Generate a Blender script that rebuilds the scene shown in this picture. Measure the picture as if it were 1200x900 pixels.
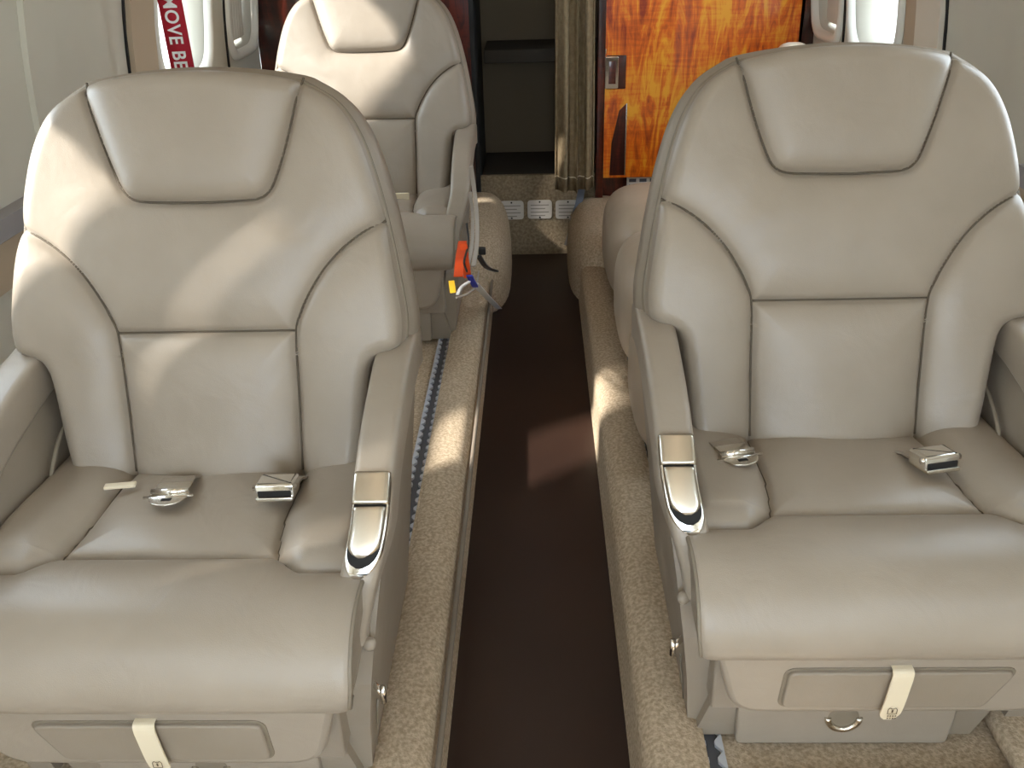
import bpy, bmesh, math, random
import numpy as np
from mathutils import Vector, Matrix
random.seed(7)
scene = bpy.context.scene
for o in list(bpy.data.objects): bpy.data.objects.remove(o)
COL = scene.collection

# ------------------------------------------------------------------ camera
# +x right, +y aft along the aisle, +z up, aisle floor at z = 0
FPX, ROLL, CAM_H = 1068.0, -0.0139, 1.03
_d = Vector((26.5, 566.1, FPX)).normalized()          # world +y seen in camera axes (right, up, forward)
_u = Vector((math.sin(ROLL), math.cos(ROLL), 0)); _u = (_u - _d * _u.dot(_d)).normalized()
_r = _u.cross(_d)
CAMROWS = [_r, _d, _u]                                 # rows: world x, y, z
cam_data = bpy.data.cameras.new('camera'); cam = bpy.data.objects.new('camera', cam_data); COL.objects.link(cam)
cam_data.sensor_fit = 'HORIZONTAL'; cam_data.sensor_width = 36.0; cam_data.lens = 36.0 * FPX / 1200.0
cam_data.clip_start = 0.02; cam_data.clip_end = 300
cam.matrix_world = Matrix(((_r[0], _r[1], -_r[2], 0), (_d[0], _d[1], -_d[2], 0), (_u[0], _u[1], -_u[2], CAM_H), (0, 0, 0, 1)))
scene.camera = cam
def ray(px, py):
    c = Vector(((px - 600) / FPX, (450 - py) / FPX, 1.0))
    return Vector([row.dot(c) for row in CAMROWS])
def at(px, py, ax, val):
    r = ray(px, py); i = 'xyz'.index(ax); c = Vector((0, 0, CAM_H))
    return c + r * ((val - c[i]) / r[i])

# ------------------------------------------------------------------ light
world = bpy.data.worlds.new('sky'); scene.world = world; world.use_nodes = True
bg = world.node_tree.nodes['Background']
bg.inputs[0].default_value = (0.76, 0.88, 1.0, 1); bg.inputs[1].default_value = 6.2
sun_d = bpy.data.lights.new('sun', 'SUN'); sun = bpy.data.objects.new('sun', sun_d); COL.objects.link(sun)
sun_d.energy = 8.0; sun_d.angle = math.radians(3.0); sun_d.color = (1.0, 0.95, 0.89)
SUN_DIR = Vector((1.0, 0.54, -0.93)).normalized()
sun.rotation_euler = SUN_DIR.to_track_quat('-Z', 'Y').to_euler(); sun.location = (-5, -2, 6)
vs = scene.view_settings
vs.view_transform = 'Standard'; vs.look = 'None'; vs.gamma = 1.0; vs.use_curve_mapping = False
vs.exposure = 0.50

# ------------------------------------------------------------------ materials
MATS = {}
def nmat(name, col, rough=0.5, metal=0.0, spec=0.5, **kw):
    m = bpy.data.materials.new(name); m.use_nodes = True; MATS[name] = m
    b = m.node_tree.nodes['Principled BSDF']
    b.inputs['Base Color'].default_value = (*col, 1); b.inputs['Roughness'].default_value = rough
    b.inputs['Metallic'].default_value = metal; b.inputs['Specular IOR Level'].default_value = spec
    for k, v in kw.items(): b.inputs[k.replace('_', ' ')].default_value = v
    return m, m.node_tree, b
def srgb(r, g, b):
    f = lambda c: (c / 255 / 12.92) if c / 255 <= 0.04045 else ((c / 255 + 0.055) / 1.055) ** 2.4
    return (f(r), f(g), f(b))
def node(nt, t, **kw):
    n = nt.nodes.new(t)
    for k, v in kw.items():
        if k in n.inputs: n.inputs[k].default_value = v
        else: setattr(n, k, v)
    return n
def grainy(name, c1, c2, rough, scale, bump, bscale, spec=0.5, detail=3, coords='Object', bdist=0.002, kind='noise'):
    m, nt, b = nmat(name, c1, rough, spec=spec)
    tc = node(nt, 'ShaderNodeTexCoord')
    n1 = node(nt, 'ShaderNodeTexNoise', Scale=scale, Detail=detail)
    nt.links.new(tc.outputs[coords], n1.inputs['Vector'])
    mx = node(nt, 'ShaderNodeMix', data_type='RGBA')
    mx.inputs[6].default_value = (*c1, 1); mx.inputs[7].default_value = (*c2, 1)
    cr = node(nt, 'ShaderNodeMapRange'); cr.inputs[1].default_value = 0.35; cr.inputs[2].default_value = 0.65
    nt.links.new(n1.outputs[0], cr.inputs[0]); nt.links.new(cr.outputs[0], mx.inputs[0])
    nt.links.new(mx.outputs[2], b.inputs['Base Color'])
    if kind == 'noise': n2 = node(nt, 'ShaderNodeTexNoise', Scale=bscale, Detail=4)
    else: n2 = node(nt, 'ShaderNodeTexVoronoi', Scale=bscale)
    nt.links.new(tc.outputs[coords], n2.inputs['Vector'])
    bp = node(nt, 'ShaderNodeBump', Strength=bump, Distance=bdist)
    nt.links.new(n2.outputs[0], bp.inputs['Height']); nt.links.new(bp.outputs[0], b.inputs['Normal'])
    return m, nt, b, bp, tc
def leather(name, c1, c2, rough=0.37):
    m, nt, b, bp, tc = grainy(name, c1, c2, rough, 9, 0.12, 900, spec=0.5, bdist=0.001, kind='v')
    n3 = node(nt, 'ShaderNodeTexNoise', Scale=14, Detail=3, Distortion=0.8)
    nt.links.new(tc.outputs['Object'], n3.inputs['Vector'])
    b2 = node(nt, 'ShaderNodeBump', Strength=0.16, Distance=0.012)
    nt.links.new(n3.outputs[0], b2.inputs['Height']); nt.links.new(bp.outputs[0], b2.inputs['Normal'])
    nt.links.new(b2.outputs[0], b.inputs['Normal'])
    return m
leather('leather', srgb(161, 149, 134), srgb(155, 143, 128))
leather('leather_trim', srgb(150, 138, 123), srgb(144, 132, 116), 0.5)
leather('divan_leather', srgb(182, 164, 143), srgb(174, 156, 134), 0.45)
nmat('piping', srgb(128, 117, 101), 0.55)
nmat('seam_thread', srgb(92, 82, 68), 0.8)
nmat('shell_plastic', srgb(168, 157, 140), 0.4)
grainy('carpet', srgb(202, 182, 156), srgb(166, 147, 122), 0.95, 190, 0.7, 380, spec=0.1, bdist=0.003)
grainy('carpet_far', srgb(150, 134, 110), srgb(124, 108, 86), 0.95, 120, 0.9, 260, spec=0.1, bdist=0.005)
grainy('aisle_vinyl', srgb(50, 34, 26), srgb(42, 27, 21), 0.42, 3, 0.25, 420, spec=0.45, bdist=0.0006)
nmat('carpet_binding', srgb(128, 116, 102), 0.85)
nmat('chrome', (0.86, 0.84, 0.80), 0.1, 1.0)
nmat('satin_metal', (0.72, 0.68, 0.60), 0.26, 1.0)
nmat('steel', srgb(196, 198, 204), 0.4, 0.25)
nmat('track_dark', srgb(84, 84, 88), 0.6)
nmat('black_plastic', srgb(18, 17, 17), 0.5)
nmat('red_plastic', srgb(150, 26, 20), 0.5)
nmat('cream_strap', srgb(226, 212, 184), 0.7)
nmat('print_brown', srgb(104, 88, 66), 0.7)
nmat('webbing', srgb(172, 162, 150), 0.8)
grainy('wall_panel', srgb(205, 200, 184), srgb(200, 194, 178), 0.55, 4, 0.05, 300, bdist=0.001)
nmat('wall_cream', srgb(222, 212, 194), 0.5)
nmat('wall_tan', srgb(186, 166, 140), 0.6)
nmat('wall_grey', srgb(150, 146, 146), 0.5)
nmat('bezel', srgb(232, 228, 216), 0.4)
nmat('ceiling_panel', srgb(222, 216, 204), 0.6)
nmat('gap_black', srgb(26, 24, 22), 0.8)
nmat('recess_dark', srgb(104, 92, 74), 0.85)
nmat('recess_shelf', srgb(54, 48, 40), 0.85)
nmat('placard', srgb(196, 188, 178), 0.45)
nmat('print_grey', srgb(136, 128, 120), 0.6)
nmat('banner_red', srgb(178, 14, 40), 0.7)
nmat('white', srgb(240, 238, 234), 0.6)
nmat('orange', srgb(240, 84, 22), 0.55)
nmat('yellow', srgb(240, 190, 40), 0.55)
nmat('blue_ink', srgb(48, 60, 190), 0.6)
nmat('grey_print', srgb(100, 106, 118), 0.6)
nmat('cream_pad', srgb(236, 222, 200), 0.6)
nmat('concrete', srgb(170, 168, 162), 0.9)
grainy('curtain', srgb(150, 132, 104), srgb(134, 116, 90), 0.9, 60, 0.5, 600, spec=0.15, bdist=0.001)
def wood(name, pal, rough, coat):
    m, nt, b = nmat(name, pal[1], rough, Coat_Weight=coat, Coat_Roughness=0.06)
    tc = node(nt, 'ShaderNodeTexCoord')
    mp = node(nt, 'ShaderNodeMapping'); mp.inputs['Scale'].default_value = (26, 3, 4.5)
    nt.links.new(tc.outputs['Object'], mp.inputs[0])
    n1 = node(nt, 'ShaderNodeTexNoise', Scale=1.0, Detail=7, Roughness=0.62, Distortion=1.6)
    nt.links.new(mp.outputs[0], n1.inputs['Vector'])
    mp2 = node(nt, 'ShaderNodeMapping'); mp2.inputs['Scale'].default_value = (5, 3, 48)
    nt.links.new(tc.outputs['Object'], mp2.inputs[0])
    n2 = node(nt, 'ShaderNodeTexNoise', Scale=1.0, Detail=4, Distortion=2.2)
    nt.links.new(mp2.outputs[0], n2.inputs['Vector'])
    n4 = node(nt, 'ShaderNodeTexNoise', Scale=5.0, Detail=3)
    nt.links.new(tc.outputs['Object'], n4.inputs['Vector'])
    ma = node(nt, 'ShaderNodeMath', operation='MULTIPLY_ADD'); ma.inputs[1].default_value = 0.20
    nt.links.new(n2.outputs[0], ma.inputs[0]); nt.links.new(n1.outputs[0], ma.inputs[2])
    mb = node(nt, 'ShaderNodeMath', operation='MULTIPLY_ADD'); mb.inputs[1].default_value = 0.55
    nt.links.new(n4.outputs[0], mb.inputs[0]); nt.links.new(ma.outputs[0], mb.inputs[2])
    cr = node(nt, 'ShaderNodeValToRGB'); e = cr.color_ramp.elements
    e[0].position = 0.66; e[0].color = (*pal[0], 1); e[1].position = 1.2; e[1].color = (*pal[2], 1)
    e[1].position = 1.0
    mm = e.new(0.86); mm.color = (*pal[1], 1)
    dv = node(nt, 'ShaderNodeMapRange'); dv.inputs[1].default_value = 0.0; dv.inputs[2].default_value = 0.98
    nt.links.new(mb.outputs[0], dv.inputs[0])
    nt.links.new(dv.outputs[0], cr.inputs[0]); nt.links.new(cr.outputs[0], b.inputs['Base Color'])
wood('flame_veneer', [srgb(160, 52, 6), srgb(238, 112, 12), srgb(255, 176, 44)], 0.35, 0.8)
wood('dark_mahogany', [srgb(34, 8, 4), srgb(62, 18, 8), srgb(96, 32, 14)], 0.3, 0.8)
def pane_mat():
    m = bpy.data.materials.new('window_pane'); m.use_nodes = True; MATS['window_pane'] = m
    nt = m.node_tree; nt.nodes.clear()
    o = node(nt, 'ShaderNodeOutputMaterial'); mx = node(nt, 'ShaderNodeMixShader')
    t = node(nt, 'ShaderNodeBsdfTransparent'); g = node(nt, 'ShaderNodeBsdfGlossy', Roughness=0.03)
    t.inputs[0].default_value = (0.95, 0.97, 0.97, 1)
    mx.inputs[0].default_value = 0.06
    nt.links.new(t.outputs[0], mx.inputs[1]); nt.links.new(g.outputs[0], mx.inputs[2]); nt.links.new(mx.outputs[0], o.inputs[0])
pane_mat()
def emit_mat(name, col, strength):
    m = bpy.data.materials.new(name); m.use_nodes = True; MATS[name] = m
    b = m.node_tree.nodes['Principled BSDF']
    b.inputs['Base Color'].default_value = (*col, 1)
    b.inputs['Emission Color'].default_value = (*col, 1); b.inputs['Emission Strength'].default_value = strength
emit_mat('fill_diffuser', (1.0, 0.82, 0.63), 0.9)  # glow for the added ceiling fill strips

# ------------------------------------------------------------------ helpers
def link(name, me, mat, parent=None, loc=None):
    o = bpy.data.objects.new(name, me); COL.objects.link(o)
    if mat and not me.materials: me.materials.append(MATS[mat])
    if parent: o.parent = parent
    if loc: o.location = loc
    return o
def mesh(name, V, F, mat, parent=None, smooth=True, loc=None):
    me = bpy.data.meshes.new(name); me.from_pydata([tuple(v) for v in V], [], [tuple(f) for f in F]); me.update()
    bm = bmesh.new(); bm.from_mesh(me); bmesh.ops.recalc_face_normals(bm, faces=bm.faces); bm.to_mesh(me); bm.free()
    if smooth:
        me.polygons.foreach_set('use_smooth', [True] * len(me.polygons))
    return link(name, me, mat, parent, loc)
def frombm(name, bm, mat, parent=None, smooth=True, loc=None, angle=None):
    me = bpy.data.meshes.new(name); bmesh.ops.recalc_face_normals(bm, faces=bm.faces)
    bm.to_mesh(me); bm.free()
    if smooth:
        me.polygons.foreach_set('use_smooth', [True] * len(me.polygons))
        if angle: me.set_sharp_from_angle(angle=angle)
    return link(name, me, mat, parent, loc)
def rbox(name, x0, x1, y0, y1, z0, z1, r, mat, parent=None, seg=3, loc=None):
    bm = bmesh.new(); bmesh.ops.create_cube(bm, size=1)
    for v in bm.verts:
        v.co = Vector(((x0 + x1) / 2 + v.co.x * (x1 - x0), (y0 + y1) / 2 + v.co.y * (y1 - y0), (z0 + z1) / 2 + v.co.z * (z1 - z0)))
    if r > 0: bmesh.ops.bevel(bm, geom=list(bm.edges), offset=r, segments=seg, profile=0.5, affect='EDGES')
    return frombm(name, bm, mat, parent, smooth=r > 0, loc=loc, angle=math.radians(50) if r > 0 else None)
def frames(path, closed=False):
    P = [Vector(p) for p in path]; n = len(P); out = []; up = None
    for i in range(n):
        a = P[i - 1] if (i or closed) else P[0]; b = P[(i + 1) % n] if (i < n - 1 or closed) else P[-1]
        t = (b - a).normalized()
        if up is None:
            up = Vector((0, 0, 1)) if abs(t.z) < 0.9 else Vector((0, 1, 0))
        u = (up - t * up.dot(t)).normalized(); up = u
        out.append((P[i], u, t.cross(u)))
    return out
def sweep(name, path, prof, mat, parent=None, closed=False, caps=True, smooth=True, scales=None):
    """prof: closed list of (a, b) in the (side, up) plane of the path"""
    V, Fc = [], []; fr = frames(path, closed); k = len(prof)
    for i, (p, u, s) in enumerate(fr):
        sc = scales[i] if scales else 1
        for a, b in prof: V.append(p + s * a * sc + u * b * sc)
    n = len(fr)
    for i in range(n if closed else n - 1):
        for j in range(k):
            Fc.append((i * k + j, i * k + (j + 1) % k, ((i + 1) % n) * k + (j + 1) % k, ((i + 1) % n) * k + j))
    if caps and not closed:
        Fc.append(tuple(range(k))); Fc.append(tuple((n - 1) * k + j for j in range(k)))
    return mesh(name, V, Fc, mat, parent, smooth)
def tube(name, path, r, mat, parent=None, k=8, closed=False, scales=None):
    return sweep(name, path, [(r * math.cos(2 * math.pi * j / k), r * math.sin(2 * math.pi * j / k)) for j in range(k)], mat, parent, closed, scales=scales)
def ribbon(name, path, w, th, mat, parent=None):
    return sweep(name, path, [(-w / 2, -th / 2), (w / 2, -th / 2), (w / 2, th / 2), (-w / 2, th / 2)], mat, parent, smooth=False)
def catmull(P, n=8):
    P = [np.array(p, float) for p in P]; P = [2 * P[0] - P[1]] + P + [2 * P[-1] - P[-2]]; out = []
    for i in range(1, len(P) - 2):
        for j in range(n):
            t = j / n; a, b, c, d = P[i - 1:i + 3]
            out.append(0.5 * (2 * b + (c - a) * t + (2 * a - 5 * b + 4 * c - d) * t * t + (3 * b - a - 3 * c + d) * t ** 3))
    out.append(P[-2]); return np.array(out)
def rpoly(pts, r, seg=4):
    """rounded polygon outline in 2-D"""
    out = []; n = len(pts)
    rs = r if isinstance(r, (list, tuple)) else [r] * n
    for i in range(n):
        a, b, c = Vector(pts[i - 1]), Vector(pts[i]), Vector(pts[(i + 1) % n])
        d1 = (a - b); d2 = (c - b); q = min(rs[i], d1.length * .49, d2.length * .49)
        p0 = b + d1.normalized() * q; p2 = b + d2.normalized() * q
        for j in range(seg + 1):
            t = j / seg; out.append(tuple(p0 * (1 - t) ** 2 + b * 2 * t * (1 - t) + p2 * t * t))
    return out
def inset(out, d):
    n = len(out); P = [Vector(p) for p in out]; A = sum(P[i].x * P[(i + 1) % n].y - P[(i + 1) % n].x * P[i].y for i in range(n))
    s = 1 if A > 0 else -1; res = []
    for i in range(n):
        t = (P[(i + 1) % n] - P[i - 1])
        if t.length < 1e-9: res.append(P[i]); continue
        t.normalize(); res.append(P[i] + Vector((-t.y, t.x)) * d * s)
    return res
def slab(name, out, th, bev, mapf, mat, parent=None, both=False):
    """rounded slab: outline in 2-D, thickness th along local w, edges eased by bev; mapf(a, b, w) -> xyz"""
    rings = [(bev, 0.0), (bev * .3, bev * .3), (0, bev)] if both else [(0, 0.0)]
    rings += [(0, th - bev), (bev * .12, th - bev * .5), (bev * .45, th - bev * .12), (bev, th)]
    V, Fc = [], []; n = len(out)
    for d, w in rings:
        for p in (inset(out, d) if d else [Vector(q) for q in out]): V.append(mapf(p[0], p[1], w))
    for i in range(len(rings) - 1):
        for j in range(n): Fc.append((i * n + j, i * n + (j + 1) % n, (i + 1) * n + (j + 1) % n, (i + 1) * n + j))
    Fc.append(tuple(range(n))); Fc.append(tuple((len(rings) - 1) * n + j for j in range(n)))
    o = mesh(name, V, Fc, mat, parent); o.data.set_sharp_from_angle(angle=math.radians(50))
    o.data.polygons[len(o.data.polygons) - 1].use_smooth = False; o.data.polygons[len(o.data.polygons) - 2].use_smooth = False
    return o
def struct(o): o['kind'] = 'structure'; return o
def thing(name, label, cat, loc, group=None):
    o = bpy.data.objects.new(name, None); COL.objects.link(o); o.location = loc; o.empty_display_size = 0.05
    return tag(o, label, cat, group)
def tag(o, label, cat, group=None):
    o['label'] = label; o['category'] = cat
    if group: o['group'] = group
    return o

# ------------------------------------------------------------------ the cabin shell
XC, YB, YF, ZS = -0.012, 2.86, -1.3, 0.08       # centre line, aft bulkhead, forward end, side-floor height
def HWALL(z):
    if z >= 0.5: return 0.82 * max(0.0, 1 - (abs(z - .5) / 1.02) ** 2.6) ** (1 / 2.6)
    return 0.82 * max(0.0, 1 - ((.5 - z) / 1.0) ** 3) ** (1 / 3)
AL, AR = -0.135, 0.112                           # aisle edges
def strip(name, pts, y0, y1, mat, n=2, parent=None):
    V, Fc = [], []
    for i in range(n):
        y = y0 + (y1 - y0) * i / (n - 1)
        for a, b in pts: V.append((a, y, b))
    k = len(pts)
    for i in range(n - 1):
        for j in range(k - 1): Fc.append((i * k + j, i * k + j + 1, (i + 1) * k + j + 1, (i + 1) * k + j))
    return mesh(name, V, Fc, mat, parent)
struct(rbox('floor', -0.9, 0.9, YF, 3.4, -0.05, 0.0, 0, 'aisle_vinyl'))
struct(rbox('trim_1', -0.80, -0.215, YF, YB, 0.0005, ZS, 0, 'carpet'))         # carpeted side floors
struct(rbox('trim_2', 0.195, 0.79, YF, YB, 0.0005, ZS, 0, 'carpet'))
def ridge(name, xin, xout):
    s = 1 if xout > xin else -1
    pts = [(xin, 0.0), (xin + s * .004, .03), (xin + s * .006, .082), (xin + s * .012, .098), (xin + s * .024, .108), (xin + s * .045, .112),
           (xout - s * .02, .110), (xout - s * .006, .104), (xout, .092), (xout, 0.0)]
    c = catmull(pts, 4)
    return struct(strip(name, [tuple(p) for p in c], YF, YB, 'carpet', 60))
rl = ridge('trim_3', AL, AL - .086); rr = ridge('trim_4', AR, AR + .086)
tube('edge_binding', [(AL + .001, y, .092) for y in np.linspace(YF, YB, 12)], .0040, 'carpet_binding', rl)
# carpeted humps where the ledges meet the aft bulkhead
def hump(name, x0, x1, y0, y1, ztop):
    bm = bmesh.new(); bmesh.ops.create_uvsphere(bm, u_segments=32, v_segments=18, radius=1)
    for v in bm.verts:
        f = lambda c: math.copysign(abs(c) ** .62, c)
        v.co = Vector(((x0 + x1) / 2 + f(v.co.x) * (x1 - x0) / 2, (y0 + y1) / 2 + f(v.co.y) * (y1 - y0) / 2, f(v.co.z) * ztop))
    return struct(frombm(name, bm, 'carpet', None))
hump('trim_5', -0.32, -0.088, 2.36, 3.0, 0.225)
hump('trim_6', 0.088, 0.30, 2.42, 3.0, 0.20)

# --- walls with real window openings
WZ0, WZ1 = 0.56, 1.26
WINSIDE = {-1: [(2.70, .125), (2.235, .172), (1.10, .19), (0.74, .11), (0.42, .12), (0.02, .13), (-0.3, .14), (-0.68, .15)],      # centre, half width; forward left ones unseen, placed to aim sunlight
           1: [(2.70, .125), (2.32, .172), (1.30, .15), (0.90, .14), (0.50, .14), (0.10, .14), (-0.3, .14), (-0.7, .14), (-1.06, .14)]}
ZC, BH = 0.935, 0.25
def se(th, n=5.0):
    c, s = math.cos(th), math.sin(th)
    return (math.copysign(abs(c) ** (2 / n), c), math.copysign(abs(s) ** (2 / n), s))
def wallx(side, z, off=0.0): return XC + side * (HWALL(z) + off)
def wall(side, name):
    V, Fc = [], []
    def quadstrip(y0, y1, zs):
        b = len(V)
        for y in (y0, y1):
            for z in zs: V.append((wallx(side, z), y, z))
        k = len(zs)
        for j in range(k - 1): Fc.append((b + j, b + j + 1, b + k + j + 1, b + k + j))
    quadstrip(YF, YB, list(np.linspace(0.0, WZ0, 8)))
    zs = list(np.linspace(WZ0, WZ1, 13))
    edges = []
    for yc, a in WINSIDE[side]: edges.append((yc - a - .03, yc + a + .03, yc, a))
    edges.sort(); y = YF
    for e0, e1, yc, a in edges:
        if e0 > y + 1e-4: quadstrip(y, e0, zs)
        b = len(V); N, K = 64, 8; zc = (WZ0 + WZ1) / 2
        for k in range(K + 1):
            f = k / K
            for j in range(N):
                th = 2 * math.pi * (j + 0.0) / N; c, s = math.cos(th), math.sin(th); m = max(abs(c), abs(s))
                h = se(th); yo = yc + c / m * (e1 - e0) / 2; zo = zc + s / m * (WZ1 - WZ0) / 2
                yi = yc + h[0] * a; zi = ZC + h[1] * BH
                yy, zz = yi + (yo - yi) * f, zi + (zo - zi) * f
                V.append((wallx(side, zz), yy, zz))
        r0 = len(V)
        for j in range(N):
            h = se(2 * math.pi * j / N); z = ZC + h[1] * (BH - .02); V.append((wallx(side, z, .055), yc + h[0] * (a - .02), z))
        for k in range(K):
            for j in range(N): Fc.append((b + k * N + j, b + k * N + (j + 1) % N, b + (k + 1) * N + (j + 1) % N, b + (k + 1) * N + j))
        for j in range(N): Fc.append((r0 + j, r0 + (j + 1) % N, b + (j + 1) % N, b + j))
        y = e1
    quadstrip(y, YB, zs)
    return struct(mesh(name, V, Fc, 'wall_panel'))
WL = wall(-1, 'wall_left'); WR = wall(1, 'wall_right')
wn = 0
for side in (-1, 1):
    for i, (yc, a) in enumerate(WINSIDE[side]):
        wn += 1; N = 48
        def ringpts(fa, fb, off): 
            out = []
            for j in range(N):
                h = se(2 * math.pi * j / N); z = ZC + h[1] * fb; out.append((wallx(side, z, off), yc + h[0] * fa, z))
            return out
        R = [ringpts(a + .024, BH + .024, -.001), ringpts(a + .021, BH + .021, -.010), ringpts(a + .012, BH + .012, -.014), ringpts(a + .002, BH + .002, -.010), ringpts(a - .003, BH - .003, .004)]
        V = [p for r in R for p in r]
        Fc = [(k * N + j, k * N + (j + 1) % N, (k + 1) * N + (j + 1) % N, (k + 1) * N + j) for k in range(len(R) - 1) for j in range(N)]
        w = struct(mesh('window_%d' % wn, V, Fc, 'bezel'))
        V = [p for r in (ringpts(a - .015, BH - .015, .045), ringpts(a * .5, BH * .5, .045), ringpts(.001, .001, .045)) for p in r]
        Fc = [(k * N + j, k * N + (j + 1) % N, (k + 1) * N + (j + 1) % N, (k + 1) * N + j) for k in range(2) for j in range(N)] + [tuple(range(2 * N, 3 * N))]
        mesh('pane', V, Fc, 'window_pane', w)
        part = side < 0 and i == 2          # unseen half-drawn blind, added to trim the sun patch
        if part or i == 0 or (side < 0 and i in (3, 4)) or (side > 0 and i in (3, 4)):     # blinds drawn over aftmost windows; unseen ones beside front seats added to block light
            for q in range(9):
                y0 = yc - a + .022 + q * (2 * a - .044) / 9; yy = (2 * a - .044) / 9
                V = []
                for z in np.linspace(1.0 if part else ZC - BH + .02, ZC + BH - .02, 8):
                    for yv, o in ((y0, .030), (y0 + yy * .5, .022), (y0 + yy, .030)): V.append((wallx(side, z, o), yv, z))
                Fc = [(k * 3 + j, k * 3 + j + 1, k * 3 + j + 4, k * 3 + j + 3) for k in range(7) for j in range(2)]
                mesh('shade_pleat', V, Fc, 'wall_cream', w)
def wallstrip(name, side, y0, y1, z0, z1, proud, mat):
    zs = np.linspace(z0, z1, 12); V, Fc = [], []
    for y, o in ((y0, .002), (y0, -proud), (y1, -proud), (y1, .002)):
        for z in zs: V.append((wallx(side, z, o), y, z))
    k = len(zs)
    for i in range(3):
        for j in range(k - 1): Fc.append((i * k + j, i * k + j + 1, (i + 1) * k + j + 1, (i + 1) * k + j))
    Fc.append((0, k, 2 * k, 3 * k)); Fc.append((k - 1, 2 * k - 1, 3 * k - 1, 4 * k - 1))
    return struct(mesh(name, V, Fc, mat, smooth=False))
tn = 7
for side in (-1, 1):
    for (y0, y1, z0, z1, pr, mt) in ((1.900, 1.907, .3, 1.25, .0035, 'gap_black'), (1.907, 2.03, .3, 1.25, .014, 'wall_tan' if side < 0 else 'wall_cream'),
                                     (2.03, 2.045 if side < 0 else 2.11, .3, 1.25, .006, 'wall_cream' if side < 0 else 'wall_tan'), (1.50, 1.60, .3, 1.25, .010, 'wall_panel'),
                                     (2.545, 2.553, .5, 1.25, .004, 'gap_black')):
        wallstrip('trim_%d' % tn, side, y0, y1, z0, z1, pr, mt); tn += 1
    wallstrip('trim_%d' % tn, side, YF, 1.49, .600, .632, .03, 'wall_grey'); tn += 1
    wallstrip('trim_%d' % tn, side, YF, YB, .52, .590, .012, 'wall_tan'); tn += 1
# ceiling
zs = [WZ1] + [1.30, 1.34, 1.38, 1.42, 1.45, 1.475, 1.495, 1.508, 1.517]
cp = [(wallx(-1, z), z) for z in zs] + [(XC - .12, 1.52), (XC, 1.52), (XC + .12, 1.52)] + [(wallx(1, z), z) for z in reversed(zs)]
struct(strip('ceiling', cp, YF, 3.4, 'ceiling_panel', 2))
for side in (-1, 1):  # unseen warm lamp strips, added as fill light
    for k in range(3):
        y0 = -1.0 + k * 1.28
        L = tag(rbox('ceiling_fill_lamp', XC + side * .30 - .035, XC + side * .30 + .035, y0, y0 + 1.2, 1.455, 1.475, .006, 'wall_cream'),
                'long narrow warm fill lamp strip added above the seats', 'lamp', 'added ceiling fill lamps')
        rbox('diffuser', XC + side * .30 - .029, XC + side * .30 + .029, y0 + .01, y0 + 1.19, 1.449, 1.456, .002, 'fill_diffuser', L)
# forward end: unseen bulkhead, its unglazed gap widened to let frontal daylight in
struct(rbox('wall_front', -0.9, -0.52, YF - .03, YF, 0, 1.5, 0, 'wall_panel')); struct(rbox('wall_front_side', 0.50, 0.9, YF - .03, YF, 0, 1.5, 0, 'wall_panel'))
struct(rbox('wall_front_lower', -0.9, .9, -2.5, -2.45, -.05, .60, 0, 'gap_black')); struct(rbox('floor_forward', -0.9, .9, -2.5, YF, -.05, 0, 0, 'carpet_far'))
g = struct(rbox('floor_outside', -60, 60, -60, 60, -1.35, -1.3, 0, 'concrete'))

# --- aft bulkhead
BL, BR = -0.183, 0.178                            # doorway opening
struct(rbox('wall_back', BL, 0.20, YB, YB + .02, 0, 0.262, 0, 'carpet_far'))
def prof_panel(name, x0, x1, z0, z1, y0, y1, mat, side):
    zz = np.linspace(z0, z1, 14); out = [(x0, z) for z in reversed(zz)] if side > 0 else [(x1, z) for z in zz]
    if side > 0: poly = [(x0, z1), (x0, z0)] + [(min(x1, wallx(1, z)), z) for z in zz]
    else: poly = [(x1, z0), (x1, z1)] + [(max(x0, wallx(-1, z)), z) for z in reversed(zz)]
    n = len(poly); V = [(a, y0, b) for a, b in poly] + [(a, y1, b) for a, b in poly]
    Fc = [tuple(range(n)), tuple(range(n, 2 * n))] + [(j, (j + 1) % n, n + (j + 1) % n, n + j) for j in range(n)]
    return struct(mesh(name, V, Fc, mat, smooth=False))
prof_panel('wall_back_side', -0.9, BL - .012, 0, 1.46, YB, YB + .03, 'dark_mahogany', -1)
prof_panel('wall_back_right', 0.20, 0.9, 0, 0.262, YB + .012, YB + .04, 'dark_mahogany', 1)
struct(rbox('trim_30', BL - .014, BL, YB - .012, YB + .34, 0, 1.5, .003, 'gap_black'))
struct(rbox('trim_31', 0.178, 0.202, YB - .035, YB + .04, 0.0, 1.5, .004, 'dark_mahogany'))
# recess with shelves behind the opening
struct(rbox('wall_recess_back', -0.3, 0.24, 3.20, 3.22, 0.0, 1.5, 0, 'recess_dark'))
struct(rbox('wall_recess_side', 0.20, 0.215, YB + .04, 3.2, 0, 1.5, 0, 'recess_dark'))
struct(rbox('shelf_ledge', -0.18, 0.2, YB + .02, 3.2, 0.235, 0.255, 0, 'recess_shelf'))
tag(rbox('recess_shelf', -0.165, 0.2, 2.98, 3.2, 0.585, 0.625, .003, 'recess_shelf'), 'dark shelf across the recess behind the curtain opening', 'shelf')
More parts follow.
